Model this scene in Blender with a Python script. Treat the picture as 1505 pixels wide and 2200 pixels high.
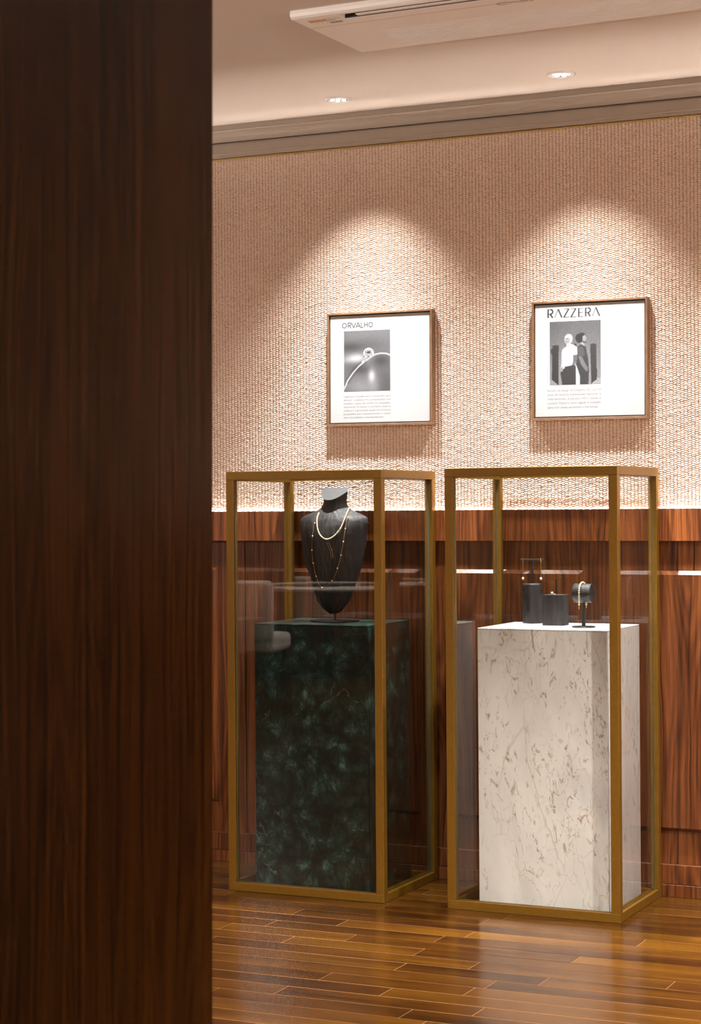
import bpy, bmesh, math, random
import numpy as np
from mathutils import Vector, Matrix

for o in list(bpy.data.objects): bpy.data.objects.remove(o, do_unlink=True)
S = bpy.context.scene
COL = S.collection

# ---------------------------------------------------------------- camera
CAM = Vector((3.15536, -6.61024, 1.36400))
Rv = Vector((0.90635597, 0.42245222, -0.0072787)); Uv = Vector((0.0059106, 0.00454818, 0.99997219)); Fv = Vector((-0.42247358, 0.90637378, -0.00162532))
cd = bpy.data.cameras.new('camera'); co = bpy.data.objects.new('camera', cd); COL.objects.link(co)
m3 = Matrix((Rv, Uv, -Fv)).transposed().to_4x4(); m3.translation = CAM
co.matrix_world = m3
cd.sensor_fit = 'VERTICAL'; cd.sensor_height = 36.0; cd.sensor_width = 24.63
cd.lens = 36.0 * 4169.13 / 2200.0
cd.clip_start = 0.05; cd.clip_end = 60
cd.dof.use_dof = True; cd.dof.focus_distance = 6.75; cd.dof.aperture_fstop = 9.0
S.camera = co

# ---------------------------------------------------------------- world, exposure
w = bpy.data.worlds.new('world'); S.world = w; w.use_nodes = True
w.node_tree.nodes['Background'].inputs[0].default_value = (0.9, 0.7, 0.5, 1)
w.node_tree.nodes['Background'].inputs[1].default_value = 0.02
S.view_settings.view_transform = 'Standard'; S.view_settings.look = 'None'
S.view_settings.gamma = 1.0; S.view_settings.use_curve_mapping = False
S.view_settings.exposure = 0.3
S.cycles.transparent_max_bounces = 32
S.cycles.max_bounces = 8
S.cycles.caustics_reflective = False; S.cycles.caustics_refractive = False
S.cycles.sample_clamp_indirect = 6.0

CEIL = 2.84
SPOT_COL = (1.0, 0.975, 0.96)      # accent lamps
FILL_COL = (1.0, 0.925, 0.84)      # warm fill lamps added out of view
BEAM_W, SPOT_W, FILL_W, FILL_UP_W, STRIP = 375, 112, 580, 310, 245

# ---------------------------------------------------------------- mesh helpers
def link(ob, parent=None):
    COL.objects.link(ob)
    if parent is not None: ob.parent = parent
    return ob
def mesh_obj(name, me, mat=None, parent=None, loc=(0, 0, 0)):
    ob = bpy.data.objects.new(name, me)
    if mat is not None:
        for mm in (mat if isinstance(mat, (list, tuple)) else [mat]): me.materials.append(mm)
    ob.location = loc
    return link(ob, parent)
def bm_obj(name, bm, mat=None, parent=None, smooth=False, loc=(0, 0, 0)):
    bmesh.ops.recalc_face_normals(bm, faces=bm.faces[:])
    me = bpy.data.meshes.new(name); bm.to_mesh(me); bm.free()
    if smooth:
        for p in me.polygons: p.use_smooth = True
    return mesh_obj(name, me, mat, parent, loc)
def add_box(bm, x0, x1, y0, y1, z0, z1, bev=0.0, seg=1):
    r = bmesh.ops.create_cube(bm, size=1.0)
    vs = r['verts']
    for v in vs:
        v.co = Vector((x0 + (v.co.x + .5) * (x1 - x0), y0 + (v.co.y + .5) * (y1 - y0), z0 + (v.co.z + .5) * (z1 - z0)))
    if bev > 0:
        es = list({e for v in vs for e in v.link_edges})
        bmesh.ops.bevel(bm, geom=es, offset=bev, segments=seg, affect='EDGES', profile=0.5)
def box(name, x0, x1, y0, y1, z0, z1, mat, parent=None, bev=0.0, seg=1):
    bm = bmesh.new(); add_box(bm, x0, x1, y0, y1, z0, z1, bev, seg)
    return bm_obj(name, bm, mat, parent)
def lathe(bm, prof, n=32, c=(0, 0, 0), cap=True):
    rings = []
    for r, z in prof:
        rings.append([bm.verts.new((c[0] + r * math.cos(2 * math.pi * i / n), c[1] + r * math.sin(2 * math.pi * i / n), c[2] + z)) for i in range(n)])
    for a, b in zip(rings, rings[1:]):
        for i in range(n): bm.faces.new((a[i], a[(i + 1) % n], b[(i + 1) % n], b[i]))
    if cap:
        bm.faces.new(rings[0]); bm.faces.new(rings[-1])
def tube(bm, pts, r, n=8, cap=True):
    pts = [Vector(p) for p in pts]; rings = []
    for i, p in enumerate(pts):
        t = (pts[min(i + 1, len(pts) - 1)] - pts[max(i - 1, 0)]).normalized()
        a = t.cross(Vector((0, 0, 1)))
        if a.length < 1e-3: a = t.cross(Vector((0, 1, 0)))
        a.normalize(); b = t.cross(a)
        rr = r[i] if isinstance(r, (list, tuple)) else r
        rings.append([bm.verts.new(p + a * rr * math.cos(2 * math.pi * k / n) + b * rr * math.sin(2 * math.pi * k / n)) for k in range(n)])
    for A, B in zip(rings, rings[1:]):
        for k in range(n): bm.faces.new((A[k], A[(k + 1) % n], B[(k + 1) % n], B[k]))
    if cap:
        bm.faces.new(rings[0]); bm.faces.new(rings[-1])
def extrude_profile(name, prof, x0, x1, mat, parent=None, nx=1, closed=True):
    """closed (y,z) profile swept along x"""
    bm = bmesh.new(); rings = []
    for i in range(nx + 1):
        x = x0 + (x1 - x0) * i / nx
        rings.append([bm.verts.new((x, y, z)) for y, z in prof])
    n = len(prof)
    for a, b in zip(rings, rings[1:]):
        for k in range(n if closed else n - 1): bm.faces.new((a[k], a[(k + 1) % n], b[(k + 1) % n], b[k]))
    if closed:
        bm.faces.new(rings[0]); bm.faces.new(rings[-1])
    return bm_obj(name, bm, mat, parent)
def empty(name, loc=(0, 0, 0), rz=0.0):
    o = bpy.data.objects.new(name, None); o.location = loc; o.rotation_euler = (0, 0, rz); o.empty_display_size = 0.1
    return link(o)
def tag(o, label=None, cat=None, group=None, kind=None):
    if label: o['label'] = label
    if cat: o['category'] = cat
    if group: o['group'] = group
    if kind: o['kind'] = kind
    return o
def struct(o, label=None, cat=None): return tag(o, label, cat, None, 'structure')

# ---------------------------------------------------------------- node helpers
class NT:
    def __init__(self, name):
        self.m = bpy.data.materials.new(name); self.m.use_nodes = True
        self.t = self.m.node_tree; self.n = self.t.nodes
        self.bsdf = self.n['Principled BSDF']; self.out = self.n['Material Output']
    def new(self, typ, **kw):
        nd = self.n.new(typ)
        for k, v in kw.items(): setattr(nd, k, v)
        return nd
    def con(self, src, dst):
        if hasattr(src, 'is_output'): self.t.links.new(src, dst)
        else: dst.default_value = src
    def math(self, op, a, b=None, c=None, clamp=False):
        nd = self.new('ShaderNodeMath', operation=op); nd.use_clamp = clamp
        self.con(a, nd.inputs[0])
        if b is not None: self.con(b, nd.inputs[1])
        if c is not None: self.con(c, nd.inputs[2])
        return nd.outputs[0]
    def comb(self, x, y, z):
        nd = self.new('ShaderNodeCombineXYZ')
        for i, v in enumerate((x, y, z)): self.con(v, nd.inputs[i])
        return nd.outputs[0]
    def objco(self):
        tc = self.new('ShaderNodeTexCoord'); sp = self.new('ShaderNodeSeparateXYZ')
        self.t.links.new(tc.outputs['Object'], sp.inputs[0])
        return tc.outputs['Object'], sp.outputs[0], sp.outputs[1], sp.outputs[2]
    def noise(self, vec, scale=1.0, detail=4, rough=.55, dist=0.0):
        nd = self.new('ShaderNodeTexNoise'); self.con(vec, nd.inputs['Vector'])
        nd.inputs['Scale'].default_value = scale; nd.inputs['Detail'].default_value = detail
        nd.inputs['Roughness'].default_value = rough; nd.inputs['Distortion'].default_value = dist
        return nd.outputs['Fac']
    def noisec(self, vec, scale=1.0, detail=4):
        nd = self.new('ShaderNodeTexNoise'); self.con(vec, nd.inputs['Vector'])
        nd.inputs['Scale'].default_value = scale; nd.inputs['Detail'].default_value = detail
        return nd.outputs['Color']
    def voro(self, vec, scale=1.0, feature='DISTANCE_TO_EDGE', rnd=1.0):
        nd = self.new('ShaderNodeTexVoronoi', feature=feature); self.con(vec, nd.inputs['Vector'])
        nd.inputs['Scale'].default_value = scale; nd.inputs['Randomness'].default_value = rnd
        return nd.outputs['Distance']
    def ramp(self, fac, stops, interp='LINEAR'):
        nd = self.new('ShaderNodeValToRGB'); self.con(fac, nd.inputs[0]); cr = nd.color_ramp; cr.interpolation = interp
        while len(cr.elements) > 1: cr.elements.remove(cr.elements[-1])
        for i, (p, c) in enumerate(stops):
            e = cr.elements[0] if i == 0 else cr.elements.new(p)
            e.position = p
            if not isinstance(c, (tuple, list)): c = (c, c, c)
            e.color = (*c, 1)
        return nd.outputs[0]
    def mix(self, fac, a, b, blend='MIX'):
        nd = self.new('ShaderNodeMix', data_type='RGBA', blend_type=blend)
        self.con(fac, nd.inputs[0])
        for v, i in ((a, 6), (b, 7)):
            self.con(v if hasattr(v, 'is_output') else (*v, 1), nd.inputs[i])
        return nd.outputs[2]
    def vadd(self, a, b, op='ADD'):
        nd = self.new('ShaderNodeVectorMath', operation=op); self.con(a, nd.inputs[0]); self.con(b, nd.inputs[1]); return nd.outputs[0]
    def bump(self, h, strength=.3, dist=.01):
        nd = self.new('ShaderNodeBump'); self.con(h, nd.inputs['Height'])
        nd.inputs['Strength'].default_value = strength; nd.inputs['Distance'].default_value = dist
        self.t.links.new(nd.outputs[0], self.bsdf.inputs['Normal'])
    def rand(self): return self.new('ShaderNodeObjectInfo').outputs['Random']
    def set(self, color=None, rough=None, metal=None, spec=None, coat=None, coat_rough=None):
        b = self.bsdf
        if color is not None: self.con(color if hasattr(color, 'is_output') else (*color, 1), b.inputs['Base Color'])
        if rough is not None: self.con(rough, b.inputs['Roughness'])
        if metal is not None: self.con(metal, b.inputs['Metallic'])
        if spec is not None: self.con(spec, b.inputs['Specular IOR Level'])
        if coat is not None: b.inputs['Coat Weight'].default_value = coat
        if coat_rough is not None: b.inputs['Coat Roughness'].default_value = coat_rough
        return self.m
def plain(name, color, rough=.5, metal=0.0, spec=.5, bump=None, coat=None):
    n = NT(name); n.set(color, rough, metal, spec, coat)
    if bump:
        v, x, y, z = n.objco(); n.bump(n.noise(v, bump[0], 4), bump[1], bump[2])
    return n.m

def veneer(name, rough=.32, coat=.08, bright=1.0, hue=(1, 1, 1), wide=1.0, spec=.35):
    n = NT(name); v, x, y, z = n.objco()
    r = n.rand()
    h = n.math('ADD', n.math('ADD', x, y), n.math('MULTIPLY', r, 17.3))
    h = n.math('MULTIPLY', h, wide)
    # slow wander of the grain along the height
    wob = n.noise(n.comb(n.math('MULTIPLY', h, 5.0), n.math('MULTIPLY', r, 9.0), n.math('MULTIPLY', z, 1.6)), 1.0, 2)
    h2 = n.math('ADD', h, n.math('MULTIPLY', n.math('SUBTRACT', wob, .5), .05))
    rings = n.noise(n.comb(n.math('MULTIPLY', h2, 9.0), 0.0, n.math('MULTIPLY', z, .8)), 1.0, 1.0, .4)
    ring = n.math('ABSOLUTE', n.math('SUBTRACT', n.math('FRACT', n.math('MULTIPLY', rings, 16.0)), .5))       # 0..0.5 contour bands
    fine = n.noise(n.comb(n.math('MULTIPLY', h2, 210.0), 3.0, n.math('MULTIPLY', z, 1.8)), 1.0, 4, .6)
    mid = n.noise(n.comb(n.math('MULTIPLY', h2, 62.0), 7.0, n.math('MULTIPLY', z, .6)), 1.0, 3, .55)
    low = n.noise(n.comb(n.math('MULTIPLY', h, 9.0), 11.0, n.math('MULTIPLY', z, .9)), 1.0, 2, .5)
    pore = n.noise(n.comb(n.math('MULTIPLY', h2, 600.0), 1.0, n.math('MULTIPLY', z, 16.0)), 1.0, 3, .6)
    f = n.math('ADD', n.math('MULTIPLY', ring, .26), n.math('MULTIPLY', fine, .46))
    f = n.math('ADD', f, n.math('MULTIPLY', mid, .62))
    f = n.math('ADD', f, n.math('MULTIPLY', low, .34))
    f = n.math('SUBTRACT', f, .42)
    c = lambda a, b, d: (a * bright * hue[0], b * bright * hue[1], d * bright * hue[2])
    col = n.ramp(f, [(.06, c(.018, .0055, .0025)), (.22, c(.065, .019, .007)), (.36, c(.155, .046, .0125)), (.5, c(.24, .078, .020)), (.72, c(.35, .135, .039))])
    ln = n.ramp(n.noise(n.comb(n.math('MULTIPLY', h2, 95.0), 5.0, n.math('MULTIPLY', z, .8)), 1.0, 3, .6), [(.36, .30), (.46, 1.0)])
    col = n.mix(1.0, col, ln, 'MULTIPLY')
    pm = n.ramp(pore, [(.36, .72), (.5, 1.0)])
    col = n.mix(1.0, col, pm, 'MULTIPLY')
    n.set(col, rough, 0, spec, coat, .12)
    n.bump(pore, .06, .002)
    return n.m

def floor_wood(name, planks=False):
    n = NT(name); v, x, y, z = n.objco()
    if planks:
        pw = .0975
        row = n.math('FLOOR', n.math('DIVIDE', y, pw))
        ro = n.math('FRACT', n.math('MULTIPLY', n.math('SINE', n.math('MULTIPLY', row, 12.9898)), 43758.5))
        colx = n.math('DIVIDE', n.math('ADD', x, n.math('MULTIPLY', ro, 3.0)), .85)
        ci = n.math('FLOOR', colx)
        r = n.math('FRACT', n.math('MULTIPLY', n.math('SINE', n.math('ADD', n.math('MULTIPLY', row, 7.7), n.math('MULTIPLY', ci, 3.31))), 9758.5))
    else:
        r = n.rand()
    off = n.math('MULTIPLY', r, 31.0)
    g1 = n.noise(n.comb(n.math('ADD', n.math('MULTIPLY', x, 2.4), off), n.math('MULTIPLY', y, 46.0), 0.0), 1.0, 4, .6)
    g2 = n.noise(n.comb(n.math('ADD', n.math('MULTIPLY', x, 9.0), off), n.math('MULTIPLY', y, 240.0), 0.0), 1.0, 4, .65)
    g3 = n.noise(n.comb(n.math('ADD', n.math('MULTIPLY', x, 1.1), off), n.math('MULTIPLY', y, 7.0), 0.0), 1.0, 2, .5)
    f = n.math('ADD', n.math('MULTIPLY', g1, .42), n.math('MULTIPLY', g2, .26))
    f = n.math('ADD', f, n.math('MULTIPLY', n.math('SUBTRACT', g3, .5), .75))
    f = n.math('ADD', f, n.math('MULTIPLY', n.math('SUBTRACT', r, .5), .22))
    col = n.ramp(f, [(.02, (.010, .0032, .0008)), (.2, (.026, .0085, .0014)), (.36, (.052, .0185, .0022)), (.55, (.082, .033, .0034)), (.8, (.125, .056, .007))])
    rg = n.ramp(n.noise(v, 9.0, 3), [(.3, .17), (.7, .25)])
    n.set(col, rg, 0, .2, .0)
    return n.m

# ---------------------------------------------------------------- materials
M = {}
M['veneer'] = veneer('walnut_veneer', bright=.80)
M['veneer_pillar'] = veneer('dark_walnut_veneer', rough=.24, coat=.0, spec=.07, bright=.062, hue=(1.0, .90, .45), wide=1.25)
M['veneer_lit'] = veneer('veneer_band_lit', bright=1.35)  # panelling veneer with the light on the ledge band put into its colour
M['plank'] = floor_wood('floor_planks')
M['plank_far'] = floor_wood('floor_planks_far', True)
M['joint'] = plain('floor_joint', (.20, .105, .040), .5)
M['dark_gap'] = plain('dark_gap', (.01, .006, .004), .8)
M['plaster'] = plain('ceiling_paint', (.66, .575, .51), .8, bump=(160, .05, .002))
M['cornice'] = plain('cornice_paint', (.34, .27, .215), .62, bump=(240, .35, .003))
M['room_wall'] = plain('room_wall_paint', (.72, .66, .60), .8, bump=(90, .1, .003))
M['gold_cord'] = plain('gold_cord', (.50, .31, .09), .5, .2)
M['backing'] = plain('fabric_backing', (.42, .28, .20), .95)
def brass():
    n = NT('satin_brass'); v, x, y, z = n.objco()
    s = n.noise(v, 70, 3)
    n.set(n.ramp(s, [(.3, (.155, .074, .0040)), (.7, (.185, .089, .005))]), n.ramp(s, [(.3, .42), (.7, .5)]), .55, .5)
    return n.m
M['brass'] = brass()
M['walnut_frame'] = None
def frame_wood():
    n = NT('picture_frame_wood'); v, x, y, z = n.objco()
    g = n.noise(n.comb(n.math('MULTIPLY', n.math('ADD', x, y), 60.0), 0.0, n.math('MULTIPLY', z, 60.0)), 1.0, 3)
    n.set(n.ramp(g, [(.3, (.10, .047, .020)), (.7, (.155, .080, .036))]), .5); return n.m
M['walnut_frame'] = frame_wood()
M['canvas'] = plain('white_canvas', (.33, .33, .33), .75, bump=(900, .06, .001))
M['ink'] = plain('dark_grey_ink', (.02, .018, .02), .7)
M['ink_soft'] = plain('charcoal_grey_ink', (.012, .012, .014), .7)
M['ink_light'] = plain('pale_grey_ink', (.15, .15, .15), .7)
def vcol():
    n = NT('photo_print'); a = n.new('ShaderNodeAttribute'); a.attribute_name = 'Col'
    n.t.links.new(a.outputs['Color'], n.bsdf.inputs['Base Color']); n.set(None, .55); return n.m
M['print'] = vcol()
def yarn():
    n = NT('woven_yarn'); v, x, y, z = n.objco()
    a = n.noise(v, 3.0, 3); b = n.noise(v, 260, 2)
    f = n.math('ADD', n.math('MULTIPLY', a, .5), n.math('MULTIPLY', b, .5))
    n.set(n.ramp(f, [(.3, (.76, .61, .505)), (.7, (.88, .735, .63))]), .9, 0, .2)
    n.bump(n.noise(v, 900, 2), .3, .001); return n.m
M['yarn'] = yarn()
def glass():
    n = NT('clear_glass'); t = n.t
    fr = n.new('ShaderNodeFresnel'); gm = n.new('ShaderNodeNewGeometry'); ior = n.math('ADD', 1.48, n.math('MULTIPLY', gm.outputs['Backfacing'], 1 / 1.48 - 1.48)); t.links.new(ior, fr.inputs[0])
    tr = n.new('ShaderNodeBsdfTransparent'); tr.inputs[0].default_value = (.985, .99, .982, 1)
    gl = n.new('ShaderNodeBsdfGlossy'); gl.inputs['Roughness'].default_value = .0; gl.inputs[0].default_value = (1, 1, 1, 1)
    mx = n.new('ShaderNodeMixShader'); t.links.new(fr.outputs[0], mx.inputs[0]); t.links.new(tr.outputs[0], mx.inputs[1]); t.links.new(gl.outputs[0], mx.inputs[2])
    t.links.new(mx.outputs[0], n.out.inputs[0]); return n.m
M['glass'] = glass()
def glass_edge():
    n = NT('green_glass_edge'); t = n.t
    tr = n.new('ShaderNodeBsdfTransparent'); tr.inputs[0].default_value = (.45, .72, .60, 1)
    df = n.new('ShaderNodeBsdfDiffuse'); df.inputs[0].default_value = (.25, .42, .34, 1)
    mx = n.new('ShaderNodeMixShader'); mx.inputs[0].default_value = .5
    t.links.new(tr.outputs[0], mx.inputs[1]); t.links.new(df.outputs[0], mx.inputs[2]); t.links.new(mx.outputs[0], n.out.inputs[0]); return n.m
M['glass_edge'] = glass_edge()
def green_marble():
    n = NT('green_marble'); v, x, y, z = n.objco()
    warp = n.vadd(v, n.vadd(n.noisec(v, 7.0, 4), (.09, .09, .09), 'MULTIPLY'))
    base = n.noise(warp, 11.0, 9, .68, .8)
    cell = n.voro(warp, 17.0, 'F1')
    edge = n.voro(warp, 17.0)
    veins = n.voro(n.vadd(v, n.vadd(n.noisec(v, 16.0, 5), (.12, .12, .12), 'MULTIPLY')), 8.0)
    fine = n.noise(v, 120, 6, .75)
    grit = n.noise(n.vadd(warp, (1.0, 1.0, .5), 'MULTIPLY'), 55, 5, .7, 1.2)
    f = n.math('ADD', n.math('MULTIPLY', base, .72), n.math('MULTIPLY', n.math('SUBTRACT', .42, cell), .30))
    f = n.math('ADD', f, n.math('MULTIPLY', n.math('SUBTRACT', fine, .5), .40))
    f = n.math('ADD', f, n.math('MULTIPLY', n.math('SUBTRACT', grit, .5), .55))
    col = n.ramp(f, [(.26, (.0025, .0055, .0042)), (.42, (.010, .025, .0195)), (.54, (.034, .078, .063)), (.68, (.105, .19, .16)), (.8, (.19, .28, .25))])
    col = n.mix(n.math('MULTIPLY', n.ramp(edge, [(0, .7), (.06, .0)]), .8), col, (.0025, .006, .0045))
    vm = n.math('MULTIPLY', n.ramp(veins, [(0, 1.0), (.014, .0)]), n.ramp(n.noise(v, 9.0, 3), [(.58, 0.0), (.66, .55)]))
    col = n.mix(vm, col, (.17, .22, .20))
    n.set(col, .28, 0, .2, .0); return n.m
M['green_marble'] = green_marble()
def white_marble():
    n = NT('white_marble'); v0, x, y, z = n.objco()
    mp = n.new('ShaderNodeMapping'); n.con(v0, mp.inputs[0]); mp.inputs['Rotation'].default_value = (.35, .62, .3); mp.inputs['Scale'].default_value = (1.15, 1.15, .5); v = mp.outputs[0]
    warp = n.vadd(v, n.vadd(n.noisec(v, 3.2, 4), (.32, .32, .32), 'MULTIPLY'))
    cloud = n.noise(n.vadd(warp, (1.0, 1.0, .6), 'MULTIPLY'), 3.4, 5, .55, .4)
    col = n.ramp(cloud, [(.3, (.47, .46, .445)), (.47, (.60, .60, .59)), (.62, (.69, .69, .68)), (.75, (.55, .555, .56))])
    w2 = n.vadd(v, n.vadd(n.noisec(v, 14.0, 6), (.15, .15, .15), 'MULTIPLY'))
    v1 = n.voro(w2, 13.0)
    patch = n.noise(n.vadd(warp, (1.0, 1.0, .8), 'MULTIPLY'), 4.6, 4, .6)
    vm = n.math('MULTIPLY', n.ramp(v1, [(0, .62), (.017, .0)]), n.ramp(patch, [(.46, 0.0), (.55, .9)]))
    col = n.mix(vm, col, (.25, .175, .115))
    sp = n.noise(n.vadd(warp, (1.0, 1.0, .6), 'MULTIPLY'), 46, 5, .75, .9)
    sm = n.math('MULTIPLY', n.ramp(sp, [(.555, 0.0), (.62, .9)]), n.ramp(n.noise(v, 6.5, 3), [(.40, 0.0), (.52, .9)]))
    col = n.mix(sm, col, (.26, .175, .11))
    gv = n.voro(n.vadd(v, n.vadd(n.noisec(v, 5.0, 3), (.12, .12, .12), 'MULTIPLY')), 3.1)
    gm = n.math('MULTIPLY', n.ramp(gv, [(0, .55), (.008, .0)]), n.ramp(n.noise(v, 3.0, 2), [(.45, 0.0), (.6, 1.0)]))
    col = n.mix(gm, col, (.33, .31, .28))
    n.set(col, .28, 0, .5, .1)
    n.bsdf.inputs['Subsurface Weight'].default_value = 0.0
    return n.m
M['white_marble'] = white_marble()
def charred():
    n = NT('charred_wood'); v, x, y, z = n.objco()
    s = n.noise(n.vadd(v, (90.0, 90.0, 9.0), 'MULTIPLY'), 1.0, 5, .6, .3)
    b = n.noise(v, 14, 4)
    f = n.math('ADD', n.math('MULTIPLY', s, .55), n.math('MULTIPLY', b, .45))
    n.set(n.ramp(f, [(.3, (.0055, .0048, .0048)), (.5, (.014, .013, .0135)), (.72, (.044, .043, .047))]), n.ramp(b, [(.35, .42), (.65, .7)]), 0, .4)
    n.bump(s, .55, .004); return n.m
M['charred'] = charred()
M['charred_end'] = plain('charred_end_grain', (.022, .022, .0245), .6, bump=(120, .3, .002))
M['black_metal'] = plain('black_metal', (.012, .011, .011), .45, .3)
M['pearl'] = plain('cream_pearl', (.78, .66, .46), .22, 0, .6, coat=.4)
M['gold'] = plain('polished_gold', (.82, .55, .20), .22, 1.0)
M['ac'] = plain('white_plastic', (.92, .88, .85), .45)
M['ac_dark'] = plain('dark_slot', (.02, .018, .016), .6)
M['ac_logo'] = plain('grey_logo', (.30, .26, .23), .4, .4)
M['sticker'] = plain('warm_sticker', (.55, .30, .12), .5)
M['sticker2'] = plain('pale_sticker', (.75, .72, .68), .4)
M['fixture'] = plain('fixture_white', (.78, .74, .70), .4)
M['fixture_dark'] = plain('fixture_reflector', (.05, .045, .05), .25, .6)
def emis(name, col, s):
    n = NT(name); n.bsdf.inputs['Emission Color'].default_value = (*col, 1); n.bsdf.inputs['Emission Strength'].default_value = s
    n.set((.8, .8, .8), .4); return n.m
M['led'] = emis('lit_led_lens', (1, .95, .92), 2.2)

# ---------------------------------------------------------------- the room shell
RX0, RX1, RY0 = -5.4, 5.2, -10.6
# floor: pale joint bed, with boards laid on it
PX0, PX1, PY0, PW, GAP = -1.55, 3.05, -3.315, .0975, .0034
fl = box('floor', RX0, RX1, RY0, .14, -.10, -.0008, M['joint']); struct(fl, 'glossy brown hardwood strip floor', 'floor')
bm = bmesh.new()
add_box(bm, RX0, PX0, RY0, .02, -.0034, 0); add_box(bm, PX1, RX1, RY0, .02, -.0034, 0); add_box(bm, PX0, PX1, RY0, PY0, -.0034, 0)
tag(bm_obj('far_boards', bm, M['plank_far'], fl), kind='stuff')
rnd = random.Random(5)
nrow = int(round((0 - PY0) / PW)); plank_me = {}
for r in range(nrow):
    y0 = PY0 + r * PW; x = PX0 - rnd.uniform(0, .8)
    while x < PX1:
        L = rnd.choice([.45, .6, .75, .9, 1.05, 1.2]); xa, xb = max(x, PX0), min(x + L, PX1)
        if xb - xa > .03:
            key = round(xb - xa, 3)
            if key not in plank_me:
                bm = bmesh.new(); add_box(bm, .0008, key - .0008, GAP / 2, PW - GAP / 2, -.0034, 0, .0007)
                bmesh.ops.recalc_face_normals(bm, faces=bm.faces[:])
                me = bpy.data.meshes.new('plank'); bm.to_mesh(me); bm.free(); me.materials.append(M['plank']); plank_me[key] = me
            ob = bpy.data.objects.new('plank', plank_me[key]); ob.location = (xa, y0, rnd.uniform(-.0003, .0002)); link(ob, fl)
        x += L
ce = box('ceiling', RX0, RX1, RY0, .14, CEIL, CEIL + .1, M['plaster']); struct(ce, 'smooth painted ceiling', 'ceiling')
WX, WY = -.0105, .025       # offset of the wall assembly
wb = box('wall_back', RX0, RX1, .0, .12, -.1, CEIL, M['backing']); wb.location = (WX, WY, 0); struct(wb, 'back wall with woven fabric above wood panelling', 'wall')
struct(box('wall_left', RX0 - .1, RX0, RY0, .12, -.1, CEIL, M['veneer']), 'walnut veneered left side wall of the room', 'wall')
struct(box('wall_right', RX1, RX1 + .1, RY0, .12, -.1, CEIL, M['room_wall']), 'plain right side wall of the room', 'wall')
struct(box('wall_front', RX0, RX1, RY0 - .1, RY0, -.1, CEIL, M['veneer']), 'walnut veneered wall behind the viewpoint', 'wall')

# woven fabric: real stitches, joined
def woven(x0, x1, z0, z1, pu=.0129, pv=.0076):
    nu = int((x1 - x0) / pu); nv = int((z1 - z0) / pv)
    k = 8
    ang = np.arange(k) * 2 * np.pi / k
    prof = [(1.0, 0.0), (.80, .62), (.38, .95)]
    loc = []
    for rr, hh in prof:
        for a in ang: loc.append((rr * np.cos(a), rr * np.sin(a), hh))
    loc.append((0, 0, 1.0)); loc = np.array(loc)
    faces = []
    for b in range(2):
        for i in range(k): faces.append((b * k + i, b * k + (i + 1) % k, (b + 1) * k + (i + 1) % k, (b + 1) * k + i))
    tris = [(2 * k + i, 2 * k + (i + 1) % k, 3 * k) for i in range(k)]
    g = np.random.default_rng(3)
    iu, iv = np.meshgrid(np.arange(nu), np.arange(nv), indexing='ij'); iu = iu.ravel(); iv = iv.ravel(); N = len(iu)
    cx = x0 + (iu + .5) * pu + g.normal(0, .00035, N)
    cz = z0 + (iv + .5 + .5 * (iu % 2)) * pv + g.normal(0, .0003, N)
    tl = np.where(iu % 2 == 0, .27, -.27) + g.normal(0, .10, N)
    sx = pu * .54 * (1 + g.normal(0, .05, N)); sz = pv * .54 * (1 + g.normal(0, .06, N)); hh = .0046 * (1 + g.normal(0, .13, N))
    lx = loc[None, :, 0] * sx[:, None]; lz = loc[None, :, 1] * sz[:, None]
    X = cx[:, None] + lx * np.cos(tl)[:, None] - lz * np.sin(tl)[:, None]
    Z = cz[:, None] + lx * np.sin(tl)[:, None] + lz * np.cos(tl)[:, None]
    Y = -loc[None, :, 2] * hh[:, None] + np.zeros_like(X)
    co_ = np.stack([X, Y, Z], -1).reshape(-1, 3).astype(np.float32)
    nvp = len(loc); base = (np.arange(N) * nvp)[:, None, None]
    q = (np.array(faces)[None] + base).reshape(-1, 4); t = (np.array(tris)[None] + base).reshape(-1, 3)
    me = bpy.data.meshes.new('woven_fabric')
    me.vertices.add(len(co_)); me.vertices.foreach_set('co', co_.ravel())
    li = np.concatenate([q.ravel(), t.ravel()]).astype(np.int32)
    me.loops.add(len(li)); me.loops.foreach_set('vertex_index', li)
    npoly = len(q) + len(t); me.polygons.add(npoly)
    ls = np.concatenate([np.arange(len(q)) * 4, len(q) * 4 + np.arange(len(t)) * 3]).astype(np.int32)
    me.polygons.foreach_set('loop_start', ls)
    me.polygons.foreach_set('use_smooth', np.ones(npoly, bool))
    me.update(calc_edges=True)
    return me
fab = mesh_obj('woven_fabric', woven(-1.0, 2.15, 1.357, 2.727), M['yarn'], wb); tag(fab, 'beige chunky woven fabric wall covering', kind='stuff')
# plain-woven fabric beyond the view
for a, b in ((RX0, -1.0), (2.15, RX1)): box('fabric_field', a, b, -.004, .0, 1.357, 2.727, M['yarn'], wb)

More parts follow.
